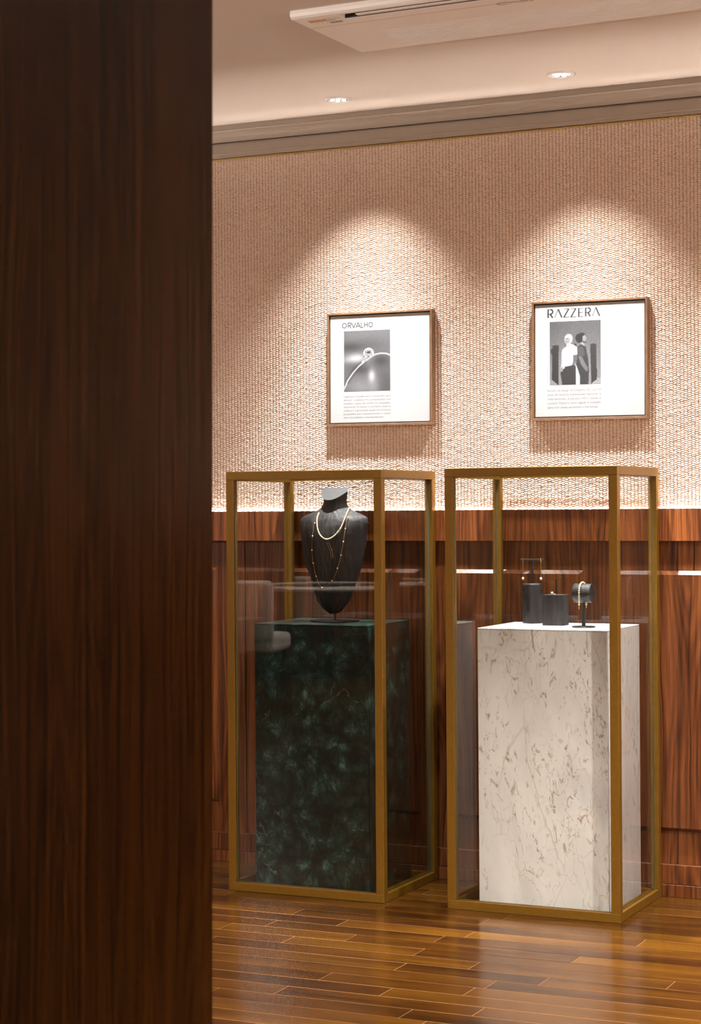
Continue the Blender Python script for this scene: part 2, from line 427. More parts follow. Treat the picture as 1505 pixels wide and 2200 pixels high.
# ledge band, wainscot boards, raised panels, base
PER = .745; G0 = -.375
for k in range(-3, 7):
    x0 = -.342 + PER * k
    box('ledge_board', x0 + .0006, x0 + PER - .0006, -.026, -.0185, 1.2435, 1.357, M['veneer_lit'], wb, .0006)
    box('trough_floor', x0, x0 + PER, -.0185, -.0002, 1.2435, 1.326, M['veneer_lit'], wb)
for k in range(-3, 7):
    x0 = G0 + PER * k; x1 = x0 + PER
    box('wainscot_board', x0 + .0022, x1 - .0022, -.008, -.0002, .1125, 1.2435, M['veneer'], wb, .0008)
    bm = bmesh.new()
    xa, xb, za, zb, bv, pj = x0 + .112, x1 - .122, .228, 1.139, .0135, .013
    pts = [(xa, -.008, za), (xb, -.008, za), (xb, -.008, zb), (xa, -.008, zb), (xa + bv, -.008 - pj, za + bv), (xb - bv, -.008 - pj, za + bv), (xb - bv, -.008 - pj, zb - bv), (xa + bv, -.008 - pj, zb - bv)]
    vs = [bm.verts.new(p) for p in pts]
    for i in range(4): bm.faces.new((vs[i], vs[(i + 1) % 4], vs[4 + (i + 1) % 4], vs[4 + i]))
    bm.faces.new(vs[4:]); bm.faces.new(vs[:4][::-1])
    bm_obj('raised_panel', bm, M['veneer'], wb)
ls = empty('led_strip', (WX, WY - .006, 1.326)); tag(ls, 'warm LED strip hidden in the ledge below the woven fabric', 'led strip')
M['strip'] = emis('lit_led_strip', (1.0, .91, .82), STRIP); M['strip_base'] = plain('strip_base', (.7, .7, .7), .5)
box('strip_base', -2.4, 3.6, -.0055, .0055, .0, .0015, M['strip_base'], ls); box('diffuser', -2.4, 3.6, -.0045, .0050, .0016, .0030, M['strip'], ls)
box('wainscot_back', RX0, RX1, -.0006, .0, 0, 1.24, M['dark_gap'], wb)
bb = box('baseboard_back', RX0 + .01, RX1 - .01, -.022 + WY, -.0007 + WY, .0445, .1125, M['veneer'], None, .001); struct(bb, 'dark wood skirting under the panelling', 'baseboard')
box('shoe_moulding', RX0 + .01, RX1 - .01, -.025 + WY, -.0007 + WY, 0, .043, M['veneer'], bb, .001)

# cornice and gold cord
cp = [(-.0, CEIL), (-.080, CEIL), (-.080, 2.8185), (-.0845, 2.8165), (-.0850, 2.8140), (-.0825, 2.8118), (-.0765, 2.811)]
for i in range(9):
    a = i / 8 * math.pi / 2
    cp.append((-.0735 + .046 * math.sin(a), 2.811 - .028 * (1 - math.cos(a)) - .001))
cp += [(-.0275, 2.781), (-.006, 2.781), (-.006, 2.7735), (-.023, 2.7735), (-.023, 2.7395), (-.0255, 2.7375), (-.023, 2.7350), (-.020, 2.7345), (-.020, 2.7235), (0, 2.7235)]
cp = [(y + WY, z if z == CEIL else z + .0045) for y, z in cp]
t1 = extrude_profile('trim_1', cp, RX0, RX1, M['cornice'], None, 1); struct(t1, 'taupe moulded cornice along the ceiling', 'cornice')
# gold cord: two twisted strands
cord = empty('trim_2', (0, -.0062 + WY, 2.7235)); struct(cord, 'thin gold cord along the top of the fabric', 'trim')
for ph in (0, math.pi):
    bm = bmesh.new()
    pts = [(x, .0021 * math.cos(x * 520 + ph), .0021 * math.sin(x * 520 + ph)) for x in np.arange(-1.0, 2.15, .003)]
    tube(bm, pts, .0024, 5); bm_obj('strand', bm, M['gold_cord'], cord, True)

# foreground wood partition (leans a hair, as the photograph shows it)
PXE, PYE = 1.695, -3.981
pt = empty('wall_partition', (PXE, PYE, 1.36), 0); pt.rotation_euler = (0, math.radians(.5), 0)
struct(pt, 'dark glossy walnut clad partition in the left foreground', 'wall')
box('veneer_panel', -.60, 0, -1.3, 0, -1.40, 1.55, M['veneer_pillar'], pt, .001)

# ---------------------------------------------------------------- ceiling lamps
LED = []
def downlight(x, y, label, rz=0.0, visible=True):
    e = empty('downlight', (x, y, CEIL), rz); tag(e, label, 'downlight', 'recessed ceiling downlights')
    bm = bmesh.new(); lathe(bm, [(.036, -.0005), (.036, -.004), (.040, -.0065), (.046, -.0055), (.0485, -.0005)], 40, cap=False); bm_obj('bezel', bm, M['fixture'], e, True)
    bm = bmesh.new(); lathe(bm, [(.0005, -.0011), (.037, -.0011), (.037, -.0003), (.0005, -.0003)], 32); bm_obj('reflector', bm, M['fixture_dark'], e)
    for k in range(7):
        a = k * math.pi / 3; rr = 0 if k == 6 else .0235
        bm = bmesh.new(); lathe(bm, [(.0088, -.0012), (.0088, -.0028), (.0065, -.0040), (.0004, -.0044)], 18, (rr * math.cos(a), rr * math.sin(a), 0)); bm_obj('led_lens', bm, M['led'], e, True)
    return e
def spot(parent, name, loc, target, power, angle, blend, col, radius):
    ld = bpy.data.lights.new(name, 'SPOT'); ld.energy = power; ld.spot_size = math.radians(angle); ld.spot_blend = blend; ld.color = col; ld.shadow_soft_size = radius
    o = bpy.data.objects.new(name, ld); o.location = loc
    d = Vector(target) - Vector(loc); o.rotation_euler = d.to_track_quat('-Z', 'Y').to_euler()
    COL.objects.link(o); o.parent = parent; o.matrix_parent_inverse = Matrix.Translation(-Vector(parent.location))
    return o
for (x, y, lab, rz) in ((.171, -.287, 'recessed downlight over the green stone plinth', .0), (1.022, -.310, 'recessed downlight over the white marble plinth', .45), (1.873, -.333, 'recessed downlight in the row beyond the right edge of the view', .2)):
    e = downlight(x, y, lab, rz)
    spot(e, 'narrow_beam', (x, y, CEIL - .012), (x, y + .03, 0), BEAM_W, 60, 1.0, SPOT_COL, .024)
    spot(e, 'wide_beam', (x, y, CEIL - .012), (x, y + .05, 0), SPOT_W, 84, .95, SPOT_COL, .024)
fill_spots = [(.7, -3.1), (2.7, -1.5), (2.3, -3.3), (3.7, -4.4), (4.4, -2.4), (2.2, -8.2), (4.4, -7.0), (.2, -8.2), (-2.4, -7.6)]  # unseen ceiling spots, added as general fill for the room
for i, (x, y) in enumerate(fill_spots):
    e = downlight(x, y, 'recessed downlight added in the unseen ceiling as room fill', 0)
    spot(e, 'room_fill_beam', (x, y, CEIL - .012), (x, y, 0), FILL_W, 120, .7, FILL_COL, .04)

# unseen drum pendants added as fill, each with an up-light to wash the ceiling
M['shade'] = emis('fill_lamp_shade', (1.0, .94, .87), 11.0)
for i, (x, y) in enumerate([(-2.3, -3.4), (-.3, -7.0), (4.3, -3.7), (3.9, -8.4), (-3.2, -6.4)]):
    e = empty('fill_pendant', (x, y, 1.95)); tag(e, 'white drum pendant added outside the view as fill light', 'pendant lamp', 'added drum pendants')
    bm = bmesh.new(); lathe(bm, [(.20, 0), (.205, 0), (.205, .30), (.20, .30), (.20, 0)], 36, cap=False); bm_obj('lamp_shade', bm, M['shade'], e, True)
    bm = bmesh.new(); tube(bm, [(0, 0, .12), (0, 0, CEIL - 1.95)], .004, 8); bm_obj('cord', bm, M['black_metal'], e)
    bm = bmesh.new(); lathe(bm, [(.0005, .10), (.05, .10), (.05, .13), (.0005, .13)], 20); bm_obj('lamp_holder', bm, M['fixture'], e)
    spot(e, 'fill_up_light', (x + .03, y, 1.95 + .325), (x + .03, y, CEIL), FILL_UP_W, 174, .2, FILL_COL, .04)

# ---------------------------------------------------------------- air conditioner
ac = empty('air_conditioner', (.592, -.997, CEIL), math.radians(-1.8)); tag(ac, 'white ceiling cassette air conditioner with slatted intake', 'air conditioner')
AL, AD, AZ = 1.36, .455, -.025
gx0, gx1, gy0, gy1 = .165, 1.20, -.225, -.022
bm = bmesh.new()   # face plate with openings: strips round the grille and the outlet
sy0, sy1, sx0, sx1 = -.452, -.405, .145, 1.26
for (a, b, c, d) in ((0, AL, gy1, 0), (0, gx0, gy0, gy1), (gx1, AL, gy0, gy1), (0, AL, sy1, gy0), (0, sx0, sy0, sy1), (sx1, AL, sy0, sy1)):
    add_box(bm, a, b, c, d, AZ, AZ + .02)
bm_obj('face_plate', bm, M['ac'], ac)
prof = [(-.47, 0), (-.474, -.010), (-.472, -.019), (-.464, -.0245), (-.452, AZ), (-.452, -.004), (-.452, 0)]
extrude_profile('front_lip', prof, -.004, AL, M['ac'], ac)
box('side_edge', -.006, 0, -.464, 0.002, AZ + .001, -.0005, M['ac'], ac, .002)
box('rear_edge', -.006, AL, 0, .006, AZ + .001, -.0005, M['ac'], ac, .002)
box('outlet_recess', sx0, sx1, sy0, sy1, -.004, -.0008, M['ac_dark'], ac)
box('outlet_liner', sx0, sx1, sy1 - .0015, sy1 - .0002, AZ + .0005, -.004, M['ac_dark'], ac)
bm = bmesh.new(); tube(bm, [(sx0, sy0 + .018, -.016), (sx1, sy0 + .018, -.016)], .003, 6)
add_box(bm, sx0 + .05, sx1, sy0 + .014, sy0 + .033, AZ - .0005, AZ + .0015); bm_obj('louvre', bm, M['ac'], ac)
for k in range(8): box('vane', sx0 + .03 + k * .14, sx0 + .034 + k * .14, sy0 + .004, sy0 + .016, -.018, -.004, M['ac'], ac)
box('intake_recess', gx0, gx1, gy0, gy1, AZ + .0028, AZ + .006, M['cornice'], ac)
bm = bmesh.new()
ns = 15
for k in range(ns):
    yy = gy0 + (k + .5) * (gy1 - gy0) / ns
    add_box(bm, gx0, gx1, yy - .0040, yy + .0040, AZ, AZ + .0024)
tag(bm_obj('intake_grille', bm, M['ac'], ac), kind='stuff')
box('seam', .0, AL, -.3455, -.3435, AZ - .0003, AZ + .001, M['cornice'], ac)
box('display_window', .03, .115, -.43, -.405, AZ - .0005, AZ + .001, M['sticker'], ac)
box('energy_label', .09, .135, -.445, -.415, AZ - .0007, AZ + .001, M['sticker2'], ac)
box('receiver', .085, .125, -.392, -.377, AZ - .0009, AZ + .001, M['cornice'], ac, .0003)
for k in range(5): box('indicator', .045 + k * .016, .048 + k * .016, -.392, -.389, AZ - .0006, AZ + .001, M['cornice'], ac)

# text helper (built-in font turned into flat mesh)
def text_mesh(body, size, width=None, spacing=1.0):
    cu = bpy.data.curves.new('text', 'FONT'); cu.body = body; cu.size = size; cu.space_character = spacing; cu.resolution_u = 2
    ob = bpy.data.objects.new('text', cu); COL.objects.link(ob)
    dg = bpy.context.evaluated_depsgraph_get(); dg.update()
    me = bpy.data.meshes.new_from_object(ob.evaluated_get(dg))
    bpy.data.objects.remove(ob, do_unlink=True)
    if width and len(me.vertices):
        xs = [v.co.x for v in me.vertices]; s = width / (max(xs) - min(xs)); mn = min(xs)
        for v in me.vertices: v.co.x = (v.co.x - mn) * s
    return me
lm = text_mesh('Midea', .034, .072)
lo = mesh_obj('logo', lm, M['ac_logo'], ac, (.640, -.3300, AZ - .0006)); lo.rotation_euler = (math.pi, 0, 0)
bm = bmesh.new(); tube(bm, [(.622 + .019 * math.cos(t), -.342 + .011 * math.sin(t), AZ - .0003) for t in np.linspace(.9, 5.6, 20)], .0011, 5); bm_obj('logo_ring', bm, M['ac_logo'], ac)

# ---------------------------------------------------------------- display cases
CW, CD, CH, T = .610, .4826, 1.5, .030
def display_case(xr, yf, rz, label):
    e = empty('display_case', (xr, yf, 0), rz); tag(e, label, 'display case', 'brass framed glass display cases')
    # local: front right corner at the origin, width to -x, depth to +y
    xs = (-CW, -T); ys = (0, CD - T)
    for x in xs:
        for y in ys: box('post', x, x + T, y, y + T, T, CH - T, M['brass'], e, .0012)
    for z in (0, CH - T):
        for y in ys: box('rail', -CW, 0, y, y + T, z, z + T, M['brass'], e, .0012)
        for x in xs: box('rail', x, x + T, T, CD - T, z, z + T, M['brass'], e, .0012)
    g = .006
    def pane(x0, x1, y0, y1, z0, z1):
        bm = bmesh.new(); add_box(bm, x0, x1, y0, y1, z0, z1); bmesh.ops.recalc_face_normals(bm, faces=bm.faces[:])
        d = [x1 - x0, y1 - y0, z1 - z0]; ax = d.index(min(d))
        for f in bm.faces: f.material_index = 0 if abs(f.normal[ax]) > .5 else 1
        me = bpy.data.meshes.new('glass_pane'); bm.to_mesh(me); bm.free()
        mesh_obj('glass_pane', me, [M['glass'], M['glass_edge']], e)
    c = T / 2
    pane(-CW + T, -T, c - g / 2, c + g / 2, T, CH - T)
    pane(-CW + T, -T, CD - c - g / 2, CD - c + g / 2, T, CH - T)
    pane(-c - g / 2, -c + g / 2, T, CD - T, T, CH - T)
    pane(-CW + c - g / 2, -CW + c + g / 2, T, CD - T, T, CH - T)
    pane(-CW + T, -T, T, CD - T, CH - c - g / 2, CH - c + g / 2)
    # glazing beads beside the side panes
    for z in (T, CH - T - .004):
        for x in (-T - .0001, -CW + T - .0049):
            box('glazing_bead', x, x + .005, T, CD - T, z, z + .004, M['brass'], e)
    return e
C1 = (.4216, -.4930); C2 = (1.2634, -.4862)
display_case(C1[0], C1[1], -.0023, 'tall brass framed glass case around the dark green stone plinth')
display_case(C2[0], C2[1], -.0034, 'tall brass framed glass case around the white marble plinth')

PZ = .955
def plinth(x0, x1, y0, y1, mat, label):
    e = empty('plinth', ((x0 + x1) / 2, (y0 + y1) / 2, 0)); tag(e, label, 'plinth', 'stone display plinths')
    w, d, t, g = (x1 - x0) / 2, (y1 - y0) / 2, .02, .0004
    box('top_slab', -w, w, -d, d, PZ - .006, PZ, mat, e, .0012)
    box('front_slab', -w, w, -d, -d + t, 0, PZ - .006 - g, mat, e, .001)
    box('rear_slab', -w, w, d - t, d, 0, PZ - .006 - g, mat, e, .001)
    box('side_slab', -w, -w + t, -d + t + g, d - t - g, 0, PZ - .006 - g, mat, e, .001)
    box('side_slab', w - t, w, -d + t + g, d - t - g, 0, PZ - .006 - g, mat, e, .001)
    return e
plinth(-.107, .340, -.435, -.065, M['green_marble'], 'dark green marble plinth carrying the black necklace bust')
plinth(.749, 1.208, -.430, -.060, M['white_marble'], 'cream white veined marble plinth carrying three small black stands')

# ---------------------------------------------------------------- framed pictures
def raster(w, h): return np.meshgrid((np.arange(w) + .5) / w, (np.arange(h) + .5) / h)
def inpoly(U, V, P):
    ins = np.zeros(U.shape, bool); n = len(P)
    for i in range(n):
        x1, y1 = P[i]; x2, y2 = P[(i + 1) % n]
        c = ((y1 > V) != (y2 > V)); 
        with np.errstate(divide='ignore', invalid='ignore'): xi = (x2 - x1) * (V - y1) / (y2 - y1 + 1e-12) + x1
        ins ^= c & (U < xi)
    return ins
def blob(U, V, u, v, su, sv): return np.exp(-((U - u) / su) ** 2 - ((V - v) / sv) ** 2)
def blur(a, k=1):
    for _ in range(k):
        p = np.pad(a, 1, mode='edge'); a = (p[:-2, 1:-1] + p[2:, 1:-1] + p[1:-1, :-2] + p[1:-1, 2:] + 2 * p[1:-1, 1:-1]) / 6
    return a
def art_drop(w=150, h=196):
    U, V = raster(w, h); g = np.random.default_rng(1)
    a = .40 + .04 * (1 - V)
    a += -.16 * blob(U, V, .12, .27, .25, .08) - .15 * blob(U, V, .36, .64, .2, .07) - .17 * blob(U, V, .80, .50, .18, .10) - .08 * blob(U, V, .55, .24, .4, .12)
    a += .30 * blob(U, V, .28, .44, .22, .07) + .12 * blob(U, V, .12, .48, .3, .05) + .38 * blob(U, V, .60, .74, .07, .10) + .16 * blob(U, V, .35, .92, .30, .14) + .12 * blob(U, V, .66, .92, .12, .2)
    a -= .07 * blob(U, V, .9, .9, .25, .3)
    P = [(0, .955), (.04, .90), (.08, .82), (.2, .69), (.32, .59), (.45, .51), (.58, .44), (.68, .40), (.8, .383), (.92, .393), (1.01, .425)]
    dmin = np.full(U.shape, 9.0); asp = h / w * .756 / .756
    for (x1, y1), (x2, y2) in zip(P, P[1:]):
        dx, dy = x2 - x1, (y2 - y1) * 1.31; L = dx * dx + dy * dy
        t = np.clip(((U - x1) * dx + (V - y1) * 1.31 * dy) / L, 0, 1)
        dmin = np.minimum(dmin, np.hypot(U - x1 - t * dx, (V - y1) * 1.31 - t * dy))
    stem = np.exp(-(dmin / .013) ** 2); dark = np.exp(-((dmin - .035) / .02) ** 2) * (V < .70 - .35 * U + .2) 
    a = a * (1 - .25 * dark * (U < .5)) ; a = a * (1 - stem) + .95 * stem
    body = inpoly(U, V, [(.38, .53), (.43, .43), (.43, .37), (.47, .32), (.53, .305), (.60, .32), (.645, .375), (.66, .405), (.55, .455), (.45, .51)])
    a = np.where(body, .62 + .3 * np.sin(U * 60 + 9 * np.sin(V * 40)), a)
    ringd = np.hypot(U - .535, (V - .375) * 1.31); a = np.where((np.abs(ringd - .098) < .012) & (V < .40), .97, a)
    a = np.where((ringd < .045) & (V < .38), .2, a)
    a = blur(a, 2); a += g.normal(0, .025, a.shape)
    return np.clip(a, .04, 1)
def art_people(w=160, h=206):
    U, V = raster(w, h); g = np.random.default_rng(2)
    q = lambda pts: [((x - 265) / 615, (y - 285) / 755) for x, y in pts]
    a = .37 + .20 * np.clip(V - .1, 0, 1) + .10 * blob(U, V, .5, .75, .4, .35)
    def fill(pts, val): nonlocal a; a = np.where(inpoly(U, V, q(pts)), val, a)
    a = np.where(np.hypot((U - .0) / .19, (V - 1.04) / .13) < 1, .60, a); a = np.where(np.hypot((U - 1.0) / .19, (V - 1.04) / .14) < 1, .66, a)
    fill([(300, 572), (340, 565), (375, 572), (372, 1040), (350, 1020), (292, 975), (298, 690), (280, 650), (280, 612), (302, 600)], .17)
    fill([(752, 568), (790, 560), (825, 568), (826, 840), (836, 880), (830, 985), (790, 1010), (766, 1036)], .19)
    fill([(540, 560), (588, 556), (590, 640), (545, 640)], .14)
    fill([(580, 800), (640, 930), (640, 1050), (575, 1050)], .85)
    # person with dark shirt
    fill([(600, 600), (650, 556), (700, 596), (728, 740), (738, 870), (730, 1042), (632, 1042), (628, 930), (585, 800), (592, 690)], .21)
    fill([(632, 558), (650, 530), (680, 560), (690, 590), (655, 570)], .66)
    fill([(606, 612), (650, 585), (682, 640), (690, 690), (655, 712), (610, 706)], .33)
    fill([(610, 706), (655, 712), (700, 800), (728, 850), (720, 890), (695, 875), (640, 800)], .46)
    fill([(575, 490), (585, 455), (620, 436), (665, 428), (690, 440), (688, 470), (665, 500), (650, 545), (615, 550), (588, 530)], .12)
    fill([(662, 470), (690, 455), (700, 478), (711, 494), (703, 508), (708, 535), (690, 545), (660, 525)], .60)
    fill([(655, 520), (685, 535), (706, 525), (702, 545), (670, 545)], .2)
    # person with white shirt
    fill([(470, 585), (425, 612), (412, 650), (412, 760), (400, 880), (430, 860), (560, 812), (600, 690), (596, 600), (560, 568), (520, 556)], .95)
    fill([(440, 690), (500, 660), (550, 690), (560, 805), (440, 815)], .80)
    fill([(548, 690), (598, 684), (600, 740), (560, 800), (530, 866), (512, 846), (548, 780)], .40)
    fill([(412, 830), (560, 806), (582, 830), (580, 1046), (420, 1046), (396, 905)], .19)
    fill([(400, 880), (420, 830), (436, 836), (420, 880)], .6)
    fill([(466, 600), (470, 545), (520, 545), (512, 580), (486, 602)], .74)
    fill([(446, 500), (452, 460), (485, 436), (525, 444), (543, 480), (538, 530), (505, 552), (470, 555), (450, 540)], .80)
    fill([(452, 500), (490, 478), (510, 500), (512, 540), (470, 552), (452, 540)], .62)
    fill([(456, 492), (490, 484), (490, 490), (458, 500)], .3); fill([(455, 526), (478, 524), (476, 531), (456, 532)], .35)
    fill([(420, 820), (444, 820), (444, 846), (422, 846)], .95)
    a = blur(a, 1); a += g.normal(0, .045, a.shape)
    return np.clip(a, .03, 1)
def print_mesh(img, x0, x1, z1, z0, y):
    h, w = img.shape
    X = np.linspace(x0, x1, w); Z = np.linspace(z1, z0, h)
    XX, ZZ = np.meshgrid(X, Z); vs = np.stack([XX, np.full_like(XX, y), ZZ], -1).reshape(-1, 3)
    idx = np.arange(h * w).reshape(h, w)
    F = np.stack([idx[1:, :-1], idx[1:, 1:], idx[:-1, 1:], idx[:-1, :-1]], -1).reshape(-1, 4)
    me = bpy.data.meshes.new('photo_print'); me.from_pydata(vs.tolist(), [], F.tolist())
    lin = np.where(img <= .04045, img / 12.92, ((img + .055) / 1.055) ** 2.4)
    at = me.color_attributes.new('Col', 'FLOAT_COLOR', 'POINT')
    tint = np.array([.97, .98, 1.04])
    col = np.ones((h * w, 4), np.float32); col[:, :3] = lin.reshape(-1, 1) * tint * INK
    at.data.foreach_set('color', col.ravel()); return me
INK = .43
def strokes_mesh(polys, y):
    bm = bmesh.new()
    for P in polys: bm.faces.new([bm.verts.new((x, y, z)) for x, z in P])
    for f in bm.faces:
        f.normal_update()
        if f.normal.y > 0: f.normal_flip()
    me = bpy.data.meshes.new('lettering'); bm.to_mesh(me); bm.free(); return me
def seg(p, q, w0, w1=None):
    w1 = w0 if w1 is None else w1
    (x1, z1), (x2, z2) = p, q; L = math.hypot(x2 - x1, z2 - z1); nx, nz = -(z2 - z1) / L, (x2 - x1) / L
    return [(x1 + nx * w0 / 2, z1 + nz * w0 / 2), (x1 - nx * w0 / 2, z1 - nz * w0 / 2), (x2 - nx * w1 / 2, z2 - nz * w1 / 2), (x2 + nx * w1 / 2, z2 + nz * w1 / 2)]
def arc(cx, cz, rx, rz, a0, a1, w, n=18):
    out = []; P = lambda t, k: (cx + (rx + k) * math.cos(t), cz + (rz + k) * math.sin(t))
    for i in range(n):
        t, u = a0 + (a1 - a0) * i / n, a0 + (a1 - a0) * (i + 1) / n
        out.append([P(t, w / 2), P(t, -w / 2), P(u, -w / 2), P(u, w / 2)])
    return out
def letters(word, cells, x0, x1, z0, z1, style):
    """style 'contrast': thick and thin strokes; 'light': even thin strokes. cells: (start,end) fractions"""
    out = []; H = z1 - z0
    for ch, (a, b) in zip(word, cells):
        l, r = x0 + a * (x1 - x0), x0 + b * (x1 - x0); W_ = r - l
        tk, tn = (H * .19, H * .075) if style == 'contrast' else (H * .155, H * .155)
        P = lambda u, v: (l + u * W_, z0 + v * H)
        if ch == 'R':
            out.append([P(0, 0), (l + tk, z0), (l + tk, z1), P(0, 1)])
            out.append(seg(P(0, .985), P(.5, .985), tn)); out.append(seg(P(0, .46), P(.5, .46), tn))
            out += arc(l + W_ * .5, z0 + H * .725, W_ * .40, H * .262, -math.pi / 2, math.pi / 2, tk if style == 'contrast' else tn)
            out.append(seg(P(.45, .46), P(.90, 0.0), tk))
        elif ch == 'A':
            out.append(seg(P(0.02, 0), P(.5, 1), tn)); out.append(seg(P(.48, 1), P(.95, 0), tk))
            if style == 'light': out.append(seg(P(.18, .34), P(.82, .34), tn))
        elif ch == 'Z':
            out.append(seg(P(.08, .985), P(1, .985), tn)); out.append(seg(P(0, .015), P(1, .015), tn)); out.append(seg(P(.90, .98), P(.10, .02), tk))
        elif ch == 'E':
            out.append([P(0, 0), (l + tk, z0), (l + tk, z1), P(0, 1)])
            for v in (.015, .5, .985): out.append(seg(P(0, v), P(1, v), tn))
        elif ch == 'O': out += arc(l + W_ / 2, z0 + H / 2, W_ / 2 - tn / 2, H / 2 - tn / 2, 0, 2 * math.pi, tn, 28)
        elif ch == 'V': out.append(seg(P(0.02, 1), P(.5, 0), tn)); out.append(seg(P(.98, 1), P(.5, 0), tn))
        elif ch == 'L': out.append(seg(P(.06, 1), P(.06, 0), tn)); out.append(seg(P(.03, .035), P(1, .035), tn))
        elif ch == 'H':
            out.append(seg(P(.06, 1), P(.06, 0), tn)); out.append(seg(P(.94, 1), P(.94, 0), tn)); out.append(seg(P(.06, .52), P(.94, .52), tn))
    return out
def picture(x0, z1, label, kind, roll):
    W_, H_, D = .428, .424, .032
    e = empty('framed_picture', (x0 + W_ / 2, -.003 + WY, z1 - H_)); e.rotation_euler = (0, roll, 0)
    tag(e, label, 'picture', 'square framed pictures on the fabric wall')
    fw, gap = .0075, .007
    X0, X1 = -W_ / 2, W_ / 2
    box('frame_bar', X0, X1, -D, 0, H_ - fw, H_, M['walnut_frame'], e, .0006); box('frame_bar', X0, X1, -D, 0, 0, fw, M['walnut_frame'], e, .0006)
    box('frame_bar', X0, X0 + fw, -D, 0, fw, H_ - fw, M['walnut_frame'], e, .0006); box('frame_bar', X1 - fw, X1, -D, 0, fw, H_ - fw, M['walnut_frame'], e, .0006)
    box('backing_board', X0 + fw, X1 - fw, -.008, -.002, fw, H_ - fw, M['walnut_frame'], e)
    a = fw + gap * .5; cw = W_ - 2 * a; ch = H_ - 2 * a; cx = X0 + a; cz = H_ - a; cy = -D + .006
    cv = box('canvas', cx, cx + cw, cy, -.008, a, H_ - a, M['canvas'], e, .0012)
    py = cy - .0002
    X = lambda u: cx + u * cw
    Z = lambda v: cz - v * ch
    def ruled(u, v0, v1): mesh_obj('rule_line', strokes_mesh([[(X(u), Z(v0)), (X(u) + .0009, Z(v0)), (X(u) + .0009, Z(v1)), (X(u), Z(v1))]], py), M['ink_light'], cv)
    if kind == 'drop':
        mesh_obj('photo_print', print_mesh(art_drop(), X(.140), X(.6075), Z(.143), Z(.709), py), M['print'], cv)
        cells = [(0, .155), (.185, .305), (.31, .45), (.45, .60), (.615, .685), (.72, .825), (.85, 1.0)]
        mesh_obj('lettering', strokes_mesh(letters('ORVALHO', cells, X(.121), X(.4355), Z(.116), Z(.066), 'light'), py), M['ink_soft'], cv)
        ruled(.1185, .145, .71)
        lines = ['Elegantes criações que se estendem para', 'abraçar a pessoa em composições que', 'remetem a gotas de orvalho em suspensão,', 'capturando no tempo o momento antes de', 'cederem à gravidade: peças minimalistas', 'projetadas para complementar o corpo', 'com naturalidade e requinte discreto.']
        v0, dv, ulim, fs = .762, .0327, (.136, .612), .0105
    else:
        mesh_obj('photo_print', print_mesh(art_people(), X(.137), X(.605), Z(.154), Z(.718), py), M['print'], cv)
        cells = [(0, .115), (.135, .285), (.305, .42), (.44, .555), (.585, .675), (.715, .83), (.85, 1.0)]
        mesh_obj('lettering', strokes_mesh(letters('RAZZERA', cells, X(.1156), X(.599), Z(.119), Z(.043), 'contrast'), py), M['ink'], cv)
        ruled(.119, .157, .72)
        lines = ['Estúdio de design de Chapecó, SC, com 39', 'anos de história, premiações nacionais e', 'internacionais, onde pai e filho, Ibanez e', 'Lorenzo Razzera unem legado e inovação', 'para criar peças exclusivas e marcantes.']
        v0, dv, ulim, fs = .775, .0375, (.117, .606), .0118
    for i, tx in enumerate(lines):
        full = ulim[1] - ulim[0]
        if i == len(lines) - 1: full *= .86 if kind == 'drop' else .95
        me = text_mesh(tx, fs, full * cw)
        for v in me.vertices: v.co = Vector((v.co.x, 0, v.co.y))
        mesh_obj('body_text', me, M['ink_light'], cv, (X(ulim[0]), py, Z(v0 + i * dv)))
    return e
picture(-.004 - .0115, 2.0993, 'square framed print of a water drop on a stem', 'drop', math.radians(.3))
picture(.809 - .009, 2.1003, 'square framed print of two people standing back to back', 'people', math.radians(.3))

# ---------------------------------------------------------------- necklace bust
BX, BY = .115, -.205          # back plane centre
KZ = [.982, .990, 1.005, 1.03, 1.07, 1.118, 1.17, 1.22, 1.27, 1.30, 1.322, 1.335, 1.345, 1.355, 1.366, 1.380, 1.395, 1.412, 1.442]
KW = [.010, .028, .046, .065, .083, .099, .116, .127, .134, .1365, .1365, .129, .108, .080, .058, .0475, .0455, .0475, .054]
KD = [.030, .042, .053, .064, .078, .090, .098, .103, .104, .098, .090, .082, .075, .068, .062, .058, .058, .063, .073]
KE = [2.0, 2.0, 2.0, 2.1, 2.2, 2.4, 2.6, 2.8, 2.8, 2.8, 2.6, 2.4, 2.3, 2.2, 2.0, 2.0, 2.0, 2.0, 2.0]
KC = [-.012, -.012, -.010, -.008, -.004, 0, 0, 0, 0, 0, 0, 0, 0, 0, 0, 0, 0, 0, 0]
def kz(K, z): return float(np.interp(z, KZ, K))
def bust_front(x, z):
    """outer y of the bust front at world x, height z"""
    hw, d, ex = kz(KW, z), kz(KD, z), kz(KE, z)
    s = min(abs(x - BX - kz(KC, z)) / hw, 1.0)
    return BY - d * (.28 + .72 * (1 - s ** ex))
bust = empty('necklace_bust', (.112, -.225, PZ)); tag(bust, 'black charred wood necklace bust on a thin post and round base', 'bust')
bm = bmesh.new(); rings = []
zz = list(np.linspace(.982, 1.30, 34)) + list(np.linspace(1.308, 1.442, 26)); NS = 40
rg = np.random.default_rng(8)
